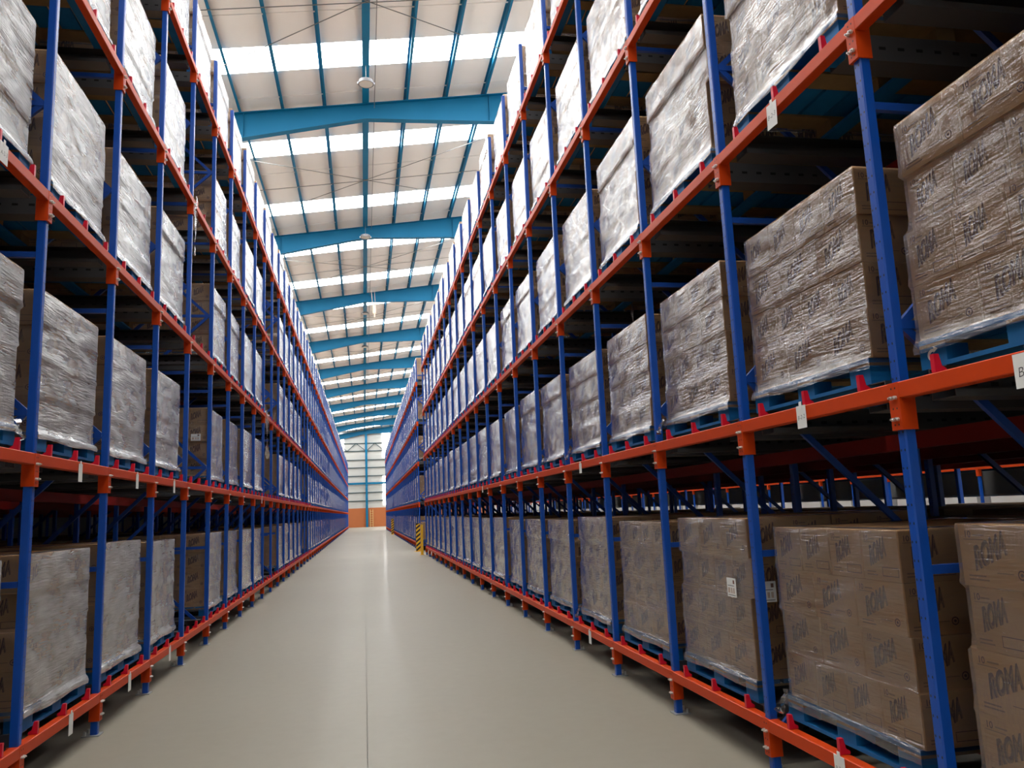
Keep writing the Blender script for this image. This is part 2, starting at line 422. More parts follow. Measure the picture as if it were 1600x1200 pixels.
for y0, y1 in bands:
    # solid sheets between two translucent strips, laid edge to edge in about 1 m widths with a lap rib
    n = max(1, round((y0 - prev) / 1.15)); w = (y0 - prev) / n
    for i in range(n):
        a, b = prev + i * w, prev + (i + 1) * w
        o = ob('roof_sheet', roof_strip(a, b, M['roof'], 'roof_sheet'), ceil)
        if i: ob('lap_rib', roof_strip(a - 0.02, a + 0.02, M['roof'], 'lap_rib', 0.172, 0.19), ceil)
    nsk = sum(1 for q in bands if 17.0 < q[0] < y0)
    window(roof_strip(y0, y1, M['skylight'], 'skylight'), label=('bright translucent skylight strip, %s from the picture top' % SK[nsk]) if y0 > 17 else 'skylight strip above and behind the camera')
    prev = y1
ob('roof_sheet', roof_strip(prev, Y_END + 0.3, M['roof'], 'roof_sheet'), ceil)

def rafter_mesh():
    mb = MB()
    xs = [X_LW, XC, X_RIDGE, 2 * X_RIDGE - XC if 2 * X_RIDGE - XC < X_RW else X_RW]
    xs = sorted(set(min(x_, X_RW) for x_ in xs))
    for a, b in zip(xs[:-1], xs[1:]):
        mb.prism([(a, zbot(a)), (b, zbot(b)), (b, ztop(b)), (a, ztop(a))], -0.012, 0.012, M['teal'], 'y')
        mb.prism([(a, zbot(a) - 0.02), (b, zbot(b) - 0.02), (b, zbot(b)), (a, zbot(a))], -0.11, 0.11, M['teal'], 'y')
        mb.prism([(a, ztop(a) - 0.018), (b, ztop(b) - 0.018), (b, ztop(b) - 0.0), (a, ztop(a) - 0.0)], -0.11, 0.11, M['teal'], 'y')
    return mb.mesh('rafter')
rme = rafter_mesh()
stiff = MB().box(-0.006, 0.006, -0.1, 0.1, 0, 1, M['teal']).mesh('stiffener')
for n in range(-2, 10):
    r = ob('rafter', rme, ceil, (0, RAF(n), 0))
    for xs_ in (-3.1, 3.7):
        s_ = ob('stiffener', stiff, r, (xs_, 0, zbot(xs_))); s_.scale = (1, 1, ztop(xs_) - zbot(xs_) - 0.02)
ypl = Y_END - 0.1
def purlin(x, big=False):
    z = ztop(x); mb = MB(); y0 = Y_BACK
    if big:
        mb.box(-0.09, 0.09, y0, ypl, 0.0, 0.17, M['teal'])
    else:
        mb.box(-0.004, 0.004, y0, ypl, 0.003, 0.19, M['teal']).box(-0.004, 0.06, y0, ypl, 0.003, 0.011, M['teal']).box(-0.06, 0.004, y0, ypl, 0.18, 0.188, M['teal'])
    ob('ridge_strut' if big else 'purlin', mb.mesh('purlin'), ceil, (x, 0, z))
for i in range(-6, 9):
    purlin(XC + 1.13 * i, i == 0)
for n in range(-1, 9):
    ym = RAF(n)
    za = lambda x: ztop(x) - 0.02
    for xa, ya, xb, yb in ((-4.6, ym + 2.0, 5.0, ym + 8.2), (5.0, ym + 2.0, -4.6, ym + 8.2), (-6.0, ym + 5.15, 6.5, ym + 5.15)):
        ob('tie_rod', MB().bar((xa, ya, za(xa)), (xb, yb, za(xb)), 0.016, 0.016, M['rod']).mesh('tie_rod'), ceil)
ob('conduit', MB().box(0.41, 0.43, Y_BACK, ypl, ztop(0.42) - 0.13, ztop(0.42) - 0.11, M['rod']).mesh('conduit'), ceil)

# round high-bay lamps hanging under the roof
lamp_d = MB().cyl((0, 0, 0.0), 0.175, 0.025, M['lampglass'], seg=24).mesh('diffuser')
lamp_h = MB().cyl((0, 0, 0.03), 0.185, 0.06, M['lampgrey'], seg=24).cyl((0, 0, 0.09), 0.07, 0.03, M['lampgrey'], seg=16, r2=0.05).mesh('housing')
mb = MB()
for i in range(24):
    a0, a1 = 2 * math.pi * i / 24, 2 * math.pi * (i + 1) / 24
    for r0, r1, z0, z1 in ((0.178, 0.20, -0.005, -0.005), (0.20, 0.20, -0.005, 0.03), (0.20, 0.178, 0.03, 0.03), (0.178, 0.178, 0.03, -0.005)):
        mb.poly([(r0 * math.cos(a0), r0 * math.sin(a0), z0), (r0 * math.cos(a1), r0 * math.sin(a1), z0), (r1 * math.cos(a1), r1 * math.sin(a1), z1), (r1 * math.cos(a0), r1 * math.sin(a0), z1)], M['lampgrey'])
lamp_r = mb.mesh('ring')
lamp_b = MB().box(-0.225, -0.20, -0.02, 0.02, -0.01, 0.05, M['galv']).box(0.20, 0.225, -0.02, 0.02, -0.01, 0.05, M['galv']).mesh('bracket')
for i, (yl, what) in enumerate(((19.0, 'nearest round high-bay lamp, before the first big teal rafter'), (30.2, 'second round high-bay lamp, by the second teal rafter'), (42.3, 'third round high-bay lamp, behind the third teal rafter'), (51.0, 'fourth round high-bay lamp, far under the roof'), (63.5, 'fifth and farthest round high-bay lamp under the roof'))):
    t = ob('high_bay_lamp', None, None, (XC, yl, 12.32 if i else 12.42))
    for nm, me in (('diffuser', lamp_d), ('housing', lamp_h), ('ring', lamp_r), ('bracket', lamp_b)): ob(nm, me, t)
    ob('hanger', MB().cyl((0, 0, 0.12), 0.008, ztop(XC) - t.location.z - 0.12, M['rod'], seg=6).mesh('hanger'), t)
    tag(t, what, 'lamp', 'round lamps under the roof')
# rope and hook hanging under the third rafter
rp = ob('hanging_rope', None, None, (0.55, RAF(2) - 0.7, 11.75))
ob('cord', MB().bar((0, 0, 0.35), (-0.06, 0, ztop(0.5) - 11.75 - 0.02), 0.02, 0.02, M['rope']).bar((0.14, 0, 0.35), (0.1, 0, ztop(0.6) - 11.75 - 0.02), 0.015, 0.015, M['rope']).mesh('cord'), rp)
ob('hook_block', MB().box(0.0, 0.16, -0.05, 0.05, -0.05, 0.38, M['rope']).box(0.06, 0.12, -0.03, 0.03, -0.25, -0.05, M['rope']).mesh('hook_block'), rp)
tag(rp, 'pale rope with a hook hanging beside the third teal rafter', 'rope')

# ------------------------------------------------------------------ rack parts (local frame: x = depth into rack, y along aisle)
def post_mesh(h, w=0.050, d=0.052):
    c_ = 0.006
    pts = [(c_, -w / 2), (d - 0.004, -w / 2), (d - 0.004, -w / 2 + 0.015), (d, -w / 2 + 0.015), (d, w / 2 - 0.015), (d - 0.004, w / 2 - 0.015), (d - 0.004, w / 2), (c_, w / 2), (0, w / 2 - c_), (0, -w / 2 + c_)]
    return MB().prism(pts, 0.008, h, M['upright']).mesh('upright')
ME = {}
ME['post'] = post_mesh(RACK_TOP)
ME['base'] = MB().box(-0.02, 0.10, -0.055, 0.055, 0.0, 0.008, M['galv']).cyl((0.08, 0.04, 0.008), 0.010, 0.03, M['bolt'], seg=6).cyl((0.08, -0.04, 0.008), 0.010, 0.03, M['bolt'], seg=6).mesh('base_plate')
BL = P - 0.066
ME['beam'] = MB().prism([(-0.013, BEAM_LO + 0.004), (-0.009, BEAM_LO), (0.040, BEAM_LO), (0.040, BEAM_HI), (-0.009, BEAM_HI), (-0.013, BEAM_HI - 0.004)], -BL / 2, BL / 2, M['orange'], 'y').mesh('beam')
mb = MB().box(-0.014, -0.001, -0.033, 0.033, 0.0, BEAM_HI, M['orange'])
for s_ in (-1, 1): mb.box(-0.001, 0.060, min(s_ * 0.026, s_ * 0.033), max(s_ * 0.026, s_ * 0.033), 0.0, BEAM_HI - 0.002 if s_ > 0 else BEAM_HI - 0.002, M['orange'])
ME['bracket'] = mb.mesh('beam_bracket')
mb = MB()
for zb in (0.045, 0.135):
    for yb in (-0.012, 0.012): mb.cyl((-0.026, yb, zb), 0.009, 0.013, M['bolt'], axis='x', seg=6).cyl((-0.034, yb, zb), 0.005, 0.01, M['bolt'], axis='x', seg=6)
ME['bolts'] = mb.mesh('bolts')
mb = MB()
for zb in (0.022, 0.09, 0.175):
    for yb in (-0.012, 0.012): mb.box(-0.0148, -0.0138, yb - 0.003, yb + 0.003, zb - 0.004, zb + 0.004, M['black'])
ME['slots'] = mb.mesh('slots')
# red stop clip standing on the beam with its foot on the rail
mb = MB().prism([(-0.006, -0.018), (0.046, -0.018), (0.046, -0.004), (0.026, 0.008), (0.016, 0.055), (-0.006, 0.055)], -0.011, 0.011, M['stopred'], 'y').prism([(-0.011, 0.02), (0.011, 0.02), (0.011, 0.055), (-0.011, 0.055)], 0.0, 0.0005, M['stopred'], 'x')
ME['stop'] = mb.mesh('pallet_stop')
# lane rail: web, pallet flange, shuttle flange; origin at rail top
def rail_mesh(L):
    mb = MB()
    mb.box(0.055, L, -0.003, 0.003, -0.13, 0.0, M['rail']).box(0.055, L, 0.003, 0.10, -0.004, 0.0, M['rail']).box(0.055, L, 0.003, 0.13, -0.13, -0.126, M['rail']).box(0.055, L, 0.127, 0.130, -0.126, -0.10, M['rail'])
    return mb.mesh('lane_rail')
ME['rail'] = rail_mesh(DEPTH)
FR = 1.10
ME['hbar'] = MB().box(0.054, FR - 0.003, -0.015, 0.015, -0.018, 0.018, M['brace']).mesh('brace')
ZN = [0.22, 1.20, 2.22, 3.22, 4.24, 5.25, 6.27, 7.28]
def diag(z0, z1, up): return MB().bar((0.06, 0.0, z0 if up else z1), (FR + 0.01, 0.0, z1 if up else z0), 0.024, 0.036, M['brace']).mesh('brace')
ROWS = [FR, 2.3, 3.5, 4.9]

def place_rack(name, label, side, lines, X0, near_y=15.0, inner_y=34.0, dz=0.0, simple=False):
    """one rack section: lines = world Y of its upright lines"""
    yc = lines[0]; s = side
    root = ob(name, None, None, (X0, yc, dz), 0.0 if s > 0 else math.pi)
    tag(root, label, 'pallet rack', 'blue and orange pallet racks')
    L = lambda y: s * (y - yc)
    far_b = MB(); far_p = MB(); far_stop = MB(); nst = 0; far_rail = MB(); far_post = MB()
    for i, y in enumerate(lines):
        v = L(y); near = y < near_y
        po = ob('upright', ME['post'], root, (0, v, 0)); ob('base_plate', ME['base'], po)
        for z in BZ:
            b = ob('beam_bracket', ME['bracket'], root, (0, v, z))
            if near and not simple:
                bb = ob('bolts', ME['bolts'], b); bb['kind'] = 'stuff'
                bs = ob('slots', ME['slots'], b); bs['kind'] = 'stuff'
        # frame bracing
        if near and not simple:
            for j, z in enumerate(ZN):
                ob('brace', ME['hbar'], root, (0, v, z))
                if j: ob('brace', diag(ZN[j - 1], ZN[j], (j % 2) == 1), root, (0, v, 0))
        elif not simple:
            mbf = MB()
            for j, z in enumerate(ZN):
                mbf.box(0.078, FR - 0.003, v - 0.018, v + 0.018, z - 0.022, z + 0.022, M['brace'])
                if j:
                    up = (j % 2) == 1
                    mbf.bar((0.06, v, ZN[j - 1] if up else z), (FR + 0.01, v, z if up else ZN[j - 1]), 0.03, 0.045, M['brace'])
            ob('frame_bracing', mbf.mesh('frame_bracing'), root)
        for u in ROWS:
            if simple: continue
            if y < inner_y: ob('upright', ME['post'], root, (u, v, 0))
            else: far_post.box(u, u + 0.07, v - 0.035, v + 0.035, 0, RACK_TOP, M['brace'])
        # deeper frames: a zigzag each
        if not simple and y < inner_y:
            mbf = MB()
            for u0, u1 in ((2.3, 3.5),):
                for j in range(1, len(ZN)):
                    up = (j % 2) == 1
                    mbf.bar((u0 + 0.07, v, ZN[j - 1] if up else ZN[j]), (u1, v, ZN[j] if up else ZN[j - 1]), 0.03, 0.04, M['brace'])
            ob('frame_bracing', mbf.mesh('frame_bracing'), root)
    for i in range(len(lines) - 1):
        yb = 0.5 * (lines[i] + lines[i + 1]); v = L(yb)
        for t, z in enumerate(BZ):
            ob('beam', ME['beam'], root, (0, v, z))
            top = z + SEAT
            if simple: continue
            if yb < inner_y:
                for sg in (-1, 1):
                    if sg < 0: ob('lane_rail', ME['rail'], root, (0, v - 0.56, top))
                    else:
                        r = ob('lane_rail', ME['rail'], root, (0, v + 0.56, top)); r.scale = (1, -1, 1)
            else:
                for sg in (-1, 1): far_rail.box(0.055, DEPTH, v + sg * 0.56 - 0.05, v + sg * 0.56 + 0.05, top - 0.06, top, M['rail'])
            for dv in (-0.46, 0.0, 0.46):
                if yb < 13.0: ob('pallet_stop', ME['stop'], root, (0, v + dv, z + BEAM_HI + 0.02))
                elif yb < 30:
                    far_stop.box(-0.005, 0.02, v + dv - 0.011, v + dv + 0.011, z + BEAM_HI, z + BEAM_HI + 0.07, M['stopred'])
    v0, v1 = sorted((L(lines[0]), L(lines[-1])))
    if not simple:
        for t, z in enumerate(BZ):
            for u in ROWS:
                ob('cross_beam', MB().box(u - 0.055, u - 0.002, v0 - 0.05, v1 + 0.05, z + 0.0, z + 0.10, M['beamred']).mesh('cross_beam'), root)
    for nm, mbx in (('pallet_stops', far_stop), ('lane_rails', far_rail), ('inner_uprights', far_post)):
        if mbx.f: ob(nm, mbx.mesh(nm), root)['kind'] = 'stuff'
    return root

right_near = [YR0 + P * k for k in range(-2, 20)]
right_mid = [33.0 + P * k for k in range(0, 21)]
right_far = [63.0 + P * k for k in range(0, 16)]
left_near = [YL0 + P * k for k in range(-3, 18)]
# the left rack runs on without a break: each later section starts with its own upright next to the last one
left_mid = [left_near[-1] + 0.15 + P * k for k in range(0, 25)]
left_far = [left_mid[-1] + 0.15 + P * k for k in range(0, 28)]
place_rack('pallet_rack', 'nearest part of the blue and orange rack on the right', 1, right_near, XR)
place_rack('pallet_rack', 'right rack beyond the first striped post guard', 1, right_mid, XR)
place_rack('pallet_rack', 'farthest right rack, beyond the second striped post guard', 1, right_far, XR)
place_rack('pallet_rack', 'nearest part of the blue and orange rack on the left', -1, left_near, XL)
place_rack('pallet_rack', 'middle stretch of the long blue and orange rack on the left', -1, left_mid, XL)
place_rack('pallet_rack', 'farthest stretch of the rack on the left, reaching the end wall', -1, left_far, XL)
next_lines = [4.0 + P * k for k in range(0, 50)]
place_rack('pallet_rack', 'rack across the next aisle, seen through the gap in the right rack', 1, next_lines, 12.0, dz=0.0, simple=True)

# ------------------------------------------------------------------ pallet loads (local frame: x = depth from the front face, y along aisle)
LW, LD, PH = 1.06, 1.14, 0.122
rng = random.Random(3)
def carton_frames(w, d):
    e = 0.0006
    return {'f': lambda a, b: (-d / 2 - e, -a, b), 'n': lambda a, b: (a, -w / 2 - e, b), 'p': lambda a, b: (-a, w / 2 + e, b)}
def print_on(mb, fr, w, h, style):
    sx = min(w, 0.36) / 0.355
    fe = lambda a, b, f=fr: f(a, b)
    put_text(mb, 'ROMA', fr, -0.024 * sx, h * 0.57, 0.118, M['ink'], rot=0.40, shear=0.05, offset=0.05, xs=0.52 * sx)
    k = 1.0
    def fr2(a, b):
        p = fr(a, b); n = fr(0, 0)
        return tuple(p[i] * (1.0004 if abs(n[i]) > 0.05 and i < 2 else 1) for i in range(3))
    put_text(mb, 'ROMA', fr2, -0.017 * sx, h * 0.545, 0.112, M['ink2'], rot=0.40, shear=0.05, offset=0.0, xs=0.52 * sx)
    put_text(mb, '10', fr, -w * 0.36, h * 0.84, 0.036, M['ink'], offset=0.01)
    put_rect(mb, fr, -w * 0.28, -w * 0.12, h * 0.82, h * 0.845, M['ink2'])
    put_rect(mb, fr, -w * 0.42, -w * 0.14, h * 0.755, h * 0.77, M['ink2'])
    put_rect(mb, fr, -w * 0.40, -w * 0.16, h * 0.16, h * 0.185, M['ink2']); put_rect(mb, fr, -w * 0.40, -w * 0.12, h * 0.10, h * 0.125, M['ink2'])
    if style == 0:
        put_ring(mb, fr, w * 0.32, h * 0.24, 0.013, 0.018, M['ink']); put_ring(mb, fr, w * 0.32, h * 0.24, 0.0, 0.007, M['ink'], 6)
        put_rect(mb, fr, w * 0.0, w * 0.22, h * 0.235, h * 0.25, M['ink2'])
    else:
        a0, a1, b0, b1, t = w * 0.02, w * 0.44, h * 0.10, h * 0.28, 0.003
        for r in ((a0, a1, b0, b0 + t), (a0, a1, b1 - t, b1), (a0, a0 + t, b0, b1), (a1 - t, a1, b0, b1)): put_rect(mb, fr, *r, M['ink'])
_cm = {}
def carton_body(mb, w, d, h):
    c_ = 0.005
    mb.prism([(-d / 2 + c_, -w / 2), (d / 2 - c_, -w / 2), (d / 2, -w / 2 + c_), (d / 2, w / 2 - c_), (d / 2 - c_, w / 2), (-d / 2 + c_, w / 2), (-d / 2, w / 2 - c_), (-d / 2, -w / 2 + c_)], 0.0, h, M['kraft'])
def carton_mesh(w, d, h, faces, style):
    key = (round(w, 4), round(d, 4), round(h, 4), faces, style)
    if key not in _cm:
        mb = MB(); carton_body(mb, w, d, h)
        F = carton_frames(w, d)
        for f in faces:
            ww = w if f == 'f' else d
            if ww > 0.45:
                # two logos on a long side
                for o_ in (-0.25, 0.25):
                    g = F[f]; print_on(mb, (lambda a, b, g=g, o_=o_, ww=ww: g(a + o_ * ww, b)), ww / 2, h, style)
            else: print_on(mb, F[f], ww, h, style)
        _cm[key] = mb.mesh('carton')
    return _cm[key]

class Variant: pass
variants = []
for vi in range(6):
    V = Variant(); V.h = (0.2275, 0.2275, 0.232, 0.224, 0.236, 0.229)[vi]
    V.off = [(rng.uniform(-0.006, 0.012), rng.uniform(-0.020, 0.020)) for _ in range(4)]
    V.typ = [(1, 0, 1, 0), (0, 1, 0, 1), (0, 0, 1, 0), (1, 0, 0, 1), (0, 1, 1, 0), (0, 0, 0, 1)][vi]
    V.cart = []
    for l in range(4):
        nx = 4 if V.typ[l] else 3; w = LW / nx; d = LD / 2; du, dv = V.off[l]
        for i in range(nx):
            for j in range(2):
                faces = ('f' if j == 0 else '') + ('n' if i == 0 else '') + ('p' if i == nx - 1 else '')
                V.cart.append((0.012 + du + d * (j + 0.5), dv - LW / 2 + w * (i + 0.5), PH + l * V.h, w - 0.003, d - 0.003, V.h - 0.002, faces, V.typ[l]))
    V.top = PH + 4 * V.h
    # joined stack for loads further off
    V.stack = None
    variants.append(V)

def joined_stack(V):
    mb = MB()
    for (x, y, z, w, d, h, faces, st) in V.cart:
        n = len(mb.v); carton_body(mb, w, d, h)
        for i in range(n, len(mb.v)): a = mb.v[i]; mb.v[i] = (a[0] + x, a[1] + y, a[2] + z)
        if 'f' in faces:
            m2 = MB(); F = carton_frames(w, d)['f']
            put_text(m2, 'ROMA', F, -0.02, h * 0.57, 0.12, M['ink2'], rot=0.42, shear=0.1, offset=0.05, xs=0.46)
            n = len(mb.v); k = mb.mat(M['ink2'])
            mb.v += [(a[0] + x, a[1] + y, a[2] + z) for a in m2.v]
            for f in m2.f: mb.f.append(tuple(n + q for q in f)); mb.mi.append(k)
    return mb.mesh('carton_stack')

def film_mesh(V, mt, seed):
    r = np.random.RandomState(seed)
    H = V.top; zs = [0.072, 0.09, 0.105, PH - 0.004]
    for l in range(4):
        a = PH + l * V.h
        zs += [a + V.h * t for t in (0.04, 0.2, 0.4, 0.6, 0.8, 0.96)]
    zs.append(H + 0.003)
    nz = len(zs); ns = 17
    def off(z):
        if z < PH: return (0.0, 0.0, 0.014 + 0.006 * math.sin(z * 300))
        l = min(3, int((z - PH) / V.h)); t = (z - PH) / V.h - l
        du, dv = V.off[l]; e = 0.005
        if t < 0.1: e += 0.004
        if z > H: e = 0.002
        return (du, dv, e)
    mb = MB(); k = mb.mat(mt)
    wr = r.normal(0, 1, (4, nz, ns)); wr = (wr + np.roll(wr, 1, 2) + np.roll(wr, 1, 1)) / 1.7
    for sd in range(4):
        n0 = len(mb.v)
        for i, z in enumerate(zs):
            du, dv, e = off(z)
            u0, u1, v0, v1 = 0.012 + du - e, 0.012 + du + LD + e, dv - LW / 2 - e, dv + LW / 2 + e
            if z < PH: u0, u1, v0, v1 = -0.004 - e * 0.6, LD + 0.03 + e, -LW / 2 - e, LW / 2 + e
            for j in range(ns):
                t = j / (ns - 1); q = 0.0 if j in (0, ns - 1) else max(-0.0025, wr[sd, i, j] * 0.0022)
                zz = z + (0.006 * math.sin(9 * t + seed + sd) if i == 0 else 0)
                if sd == 0: p = (u0 - q, v1 + (v0 - v1) * t, zz)
                elif sd == 1: p = (u0 + (u1 - u0) * t, v0 - q, zz)
                elif sd == 2: p = (u1 + q, v0 + (v1 - v0) * t, zz)
                else: p = (u1 + (u0 - u1) * t, v1 + q, zz)
                mb.v.append(p)
        for i in range(nz - 1):
            for j in range(ns - 1):
                a = n0 + i * ns + j; mb.f.append((a, a + 1, a + ns + 1, a + ns)); mb.mi.append(k)
    # folded rim lying on the top
    du, dv, _ = off(H - 0.01); e = 0.004; u0, u1, v0, v1 = 0.012 + du - e, 0.012 + du + LD + e, dv - LW / 2 - e, dv + LW / 2 + e; b = 0.13; z = H + 0.004
    for q in ([(u0, v0), (u0, v1), (u0 + b, v1 - b), (u0 + b, v0 + b)], [(u1, v1), (u1, v0), (u1 - b, v0 + b), (u1 - b, v1 - b)], [(u1, v0), (u0, v0), (u0 + b, v0 + b), (u1 - b, v0 + b)], [(u0, v1), (u1, v1), (u1 - b, v1 - b), (u0 + b, v1 - b)]):
        mb.poly([(x, y, z) for x, y in q][::-1], mt)
    return mb.mesh('stretch_wrap', smooth=True)
for vi, V in enumerate(variants):
    V.stack = joined_stack(V)
    V.film = {1: film_mesh(V, M['film'], vi), -1: film_mesh(V, M['filmhazy'], vi + 20)}

# pallet pieces
PZ = dict(b=(0.0, 0.018), k=(0.018, 0.086), s=(0.086, 0.100), d=(0.100, PH - 0.001))
PD = LD + 0.02
KV = [(-LW / 2, -LW / 2 + 0.15), (-0.075, 0.075), (LW / 2 - 0.15, LW / 2)]
KU = [(0.0, 0.10), (PD / 2 - 0.05, PD / 2 + 0.05), (PD - 0.10, PD)]
pm_bottom = MB().box(0, 0.10, -LW / 2, LW / 2, *PZ['b'], M['palletblue']).mesh('bottom_board')
pm_block = MB().box(0, 0.10, -0.075, 0.075, *PZ['k'], M['palletblue']).mesh('block')
pm_blockw = MB().box(0, 0.10, -0.075, 0.075, *PZ['k'], M['wood']).mesh('block')
pm_deck = MB().box(0, 0.145, -LW / 2, LW / 2, *PZ['d'], M['palletblue']).mesh('deck_board')
mb = MB()
for a, b in KV: mb.box(0, PD, a, b, *PZ['s'], M['wood'])
pm_str = mb.mesh('pallet')
mb = MB()
for a, b in KV: mb.box(0.001, PD - 0.001, a, b, *PZ['s'], M['wood'])
for ua, ub in KU:
    mb.box(ua, ub, -LW / 2, LW / 2, *PZ['b'], M['palletblue'])
    for va, vb in KV: mb.box(ua, ub, va, vb, *PZ['k'], M['palletblue'] if ua == 0 else M['wood'])
for i in range(7): mb.box(i * (PD - 0.145) / 6, i * (PD - 0.145) / 6 + 0.145, -LW / 2, LW / 2, *PZ['d'], M['palletblue'])
pm_whole = mb.mesh('pallet')
# white recycling-style arrow stencil for the corner block of the nearest pallet
def arrow_mark():
    mb = MB(); fr = lambda a, b: (-0.0008, -a, 0.052 + b)
    for i in range(12):
        t0, t1 = math.radians(75 + 17.5 * i), math.radians(75 + 17.5 * (i + 1))
        mb.poly([fr(r * math.cos(t) * 1.25, r * math.sin(t)) for r, t in ((0.013, t0), (0.025, t0), (0.025, t1), (0.013, t1))], M['white'])
    mb.poly([fr(0.004, 0.007), fr(0.030, 0.022), fr(0.008, 0.034)], M['white'])
    mb.poly([fr(0.012, -0.026), fr(0.034, -0.012), fr(0.020, -0.002)], M['white'])
    return mb.mesh('arrow_stencil')
pm_mark = arrow_mark()

# crumpled loose end of film at a lower corner
def tail_mesh(seed):
    r = random.Random(seed); mb = MB(); p = Vector((0.0, 0.0, 0.0)); pts = []
    for i in range(9):
        pts.append(p.copy()); p = p + Vector((r.uniform(-0.02, 0.005), r.uniform(-0.015, 0.03), -0.022 if i < 6 else 0.015))
    for k_, (ow, dx) in enumerate(((0.016, 0), (0.012, 0.012))):
        n = len(mb.v); kk = mb.mat(M['filmhazy'])
        for i, q in enumerate(pts):
            a = i * 0.9 + k_; mb.v += [(q.x + dx + ow * math.cos(a), q.y + ow * math.sin(a), q.z), (q.x + dx - ow * math.cos(a), q.y - ow * math.sin(a), q.z + 0.006)]
        for i in range(len(pts) - 1): mb.f.append((n + 2 * i, n + 2 * i + 1, n + 2 * i + 3, n + 2 * i + 2)); mb.mi.append(kk)
    return mb.mesh('film_tail', smooth=True)
tails = [tail_mesh(i) for i in range(3)]

ORD = ['first', 'second', 'third', 'fourth', 'fifth', 'sixth', 'seventh', 'eighth', 'ninth', 'tenth', 'eleventh', 'twelfth', 'thirteenth', 'fourteenth', 'fifteenth', 'sixteenth', 'seventeenth', 'eighteenth', 'nineteenth', 'twentieth']
def nth(i):
    if i < 20: return ORD[i]
    t = i + 1; tens = {2: 'twenty', 3: 'thirty', 4: 'forty', 5: 'fifty', 6: 'sixty'}[t // 10]
    if t % 10 == 0: return tens[:-1] + 'ieth'
    return tens + '-' + ORD[t % 10 - 1]
TIER = ['ground tier', 'second tier', 'third tier', 'fourth tier', 'top tier']

# paper shipping labels stuck on a few loads
def paper_mesh(w, h):
    mb = MB().box(-0.0008, 0.0008, -w / 2, w / 2, -h / 2, h / 2, M['paper'])
    fr = lambda a, b: (-0.0014, -a, b)
    for i in range(9):
        if i not in (3, 6): put_rect(mb, fr, -w * 0.38 + i * w * 0.08, -w * 0.38 + i * w * 0.08 + w * 0.05, -h * 0.3, -h * 0.02, M['ink2'])
    put_rect(mb, fr, -w * 0.4, w * 0.4, -h * 0.42, -h * 0.39, M['pen']); put_rect(mb, fr, -w * 0.4, w * 0.3, h * 0.08, h * 0.11, M['pen'])
    put_rect(mb, fr, w * 0.18, w * 0.36, h * 0.2, h * 0.4, M['ink'])
    return mb.mesh('shipping_label')
PAPERS = {('right rack', 3, 0): [(-0.004, -0.304, 0.641, 0.0, 0.125, 0.115), (0.107, -LW / 2 - 0.029, 0.631, math.pi / 2, 0.10, 0.12), (0.37, -LW / 2 - 0.029, 0.651, math.pi / 2, 0.10, 0.12)],
          ('left rack', 7, 1): [(0.174, LW / 2 + 0.029, 0.627, -math.pi / 2, 0.12, 0.09)]}

def make_load(side, X0, y, tier, detail, label, group, vi, tail=False, mark=False, papers=()):
    V = variants[vi]
    root = ob('pallet_load', None, None, (X0 + side * (0.052 if y < 13 else 0.023), y, BZ[tier] + SEAT), (0.0 if side > 0 else math.pi) + (vr.uniform(-0.012, 0.012) if y < 25 else 0.0))
    tag(root, label, 'pallet load', group)
    if detail:
        pal = ob('pallet', pm_str, root)
        for ua, ub in KU: ob('bottom_board', pm_bottom, pal, (ua, 0, 0))
        for ui, (ua, ub) in enumerate(KU):
            for va, vb in KV: ob('block', pm_block if ui == 0 else pm_blockw, pal, (ua, (va + vb) / 2, 0))
        for i in range(7): ob('deck_board', pm_deck, pal, (i * (PD - 0.145) / 6, 0, 0))
        if mark: ob('arrow_stencil', pm_mark, pal, (0, KV[2][0] + 0.075, 0))['label'] = 'white curved arrow stencil'
        for (x, yy, z, w, d, h, faces, st) in V.cart: ob('carton', carton_mesh(w, d, h, faces, st), root, (x, yy, z))
    else:
        ob('pallet', pm_whole, root); ob('carton_stack', V.stack, root)
    ob('stretch_wrap', V.film[side], root)
    for (u, v, z, rz, w, h) in papers: ob('shipping_label', paper_mesh(w, h), root, (u, v, z), rz)['label'] = 'white shipping label with black print'
    if tail: ob('film_tail', tails[vi % 3], root, (-0.02, LW / 2 - 0.02 if side > 0 else -LW / 2 + 0.02, PH + 0.03))
    return root

def in_frame(side, X0, y, tier):
    for dx in (0.0, 0.6):
        for dy in (-0.53, 0, 0.53):
            for dz in (0.1, 0.6, 1.03):
                p = project((X0 + side * (0.04 + dx), y + dy, BZ[tier] + SEAT + dz))
                if p and -20 < p[0] < 1620 and -20 < p[1] < 1220: return True
    return False

sections = [(1, XR, right_near, 'right rack', 'loads on the near right rack'), (1, XR, right_mid, 'right rack past first striped guard', 'loads on the middle right rack'), (1, XR, right_far, 'far right rack', 'loads on the far right rack'),
            (-1, XL, left_near + left_mid + left_far, 'left rack', 'loads on the left rack')]
cand = []
for side, X0, lines, sec, grp in sections:
    for i in range(len(lines) - 1):
        a, b = lines[i], lines[i + 1]
        if b - a < 1.0: continue
        yb = 0.5 * (a + b)
        for t in range(5):
            if side < 0:
                kb = round((yb - YL0) / P - 0.5)
                if kb == 3 and t < 4: continue
                if kb in (8, 9) and t < 4: continue
                if kb in (15, 16) and t < 3: continue
            cand.append((yb, side, X0, sec, grp, i, t, in_frame(side, X0, yb, t)))
cand.sort(key=lambda c: c[0])
first_bay = {}
for c_ in cand:
    if c_[7]: first_bay.setdefault(c_[3], c_[5]); first_bay[c_[3]] = min(first_bay[c_[3]], c_[5])
count = 0; rest = {}
TAILS = {(1, 3, 1), (1, 5, 1), (1, 2, 0), (1, 5, 0), (1, 6, 1), (-1, 2, 1)}
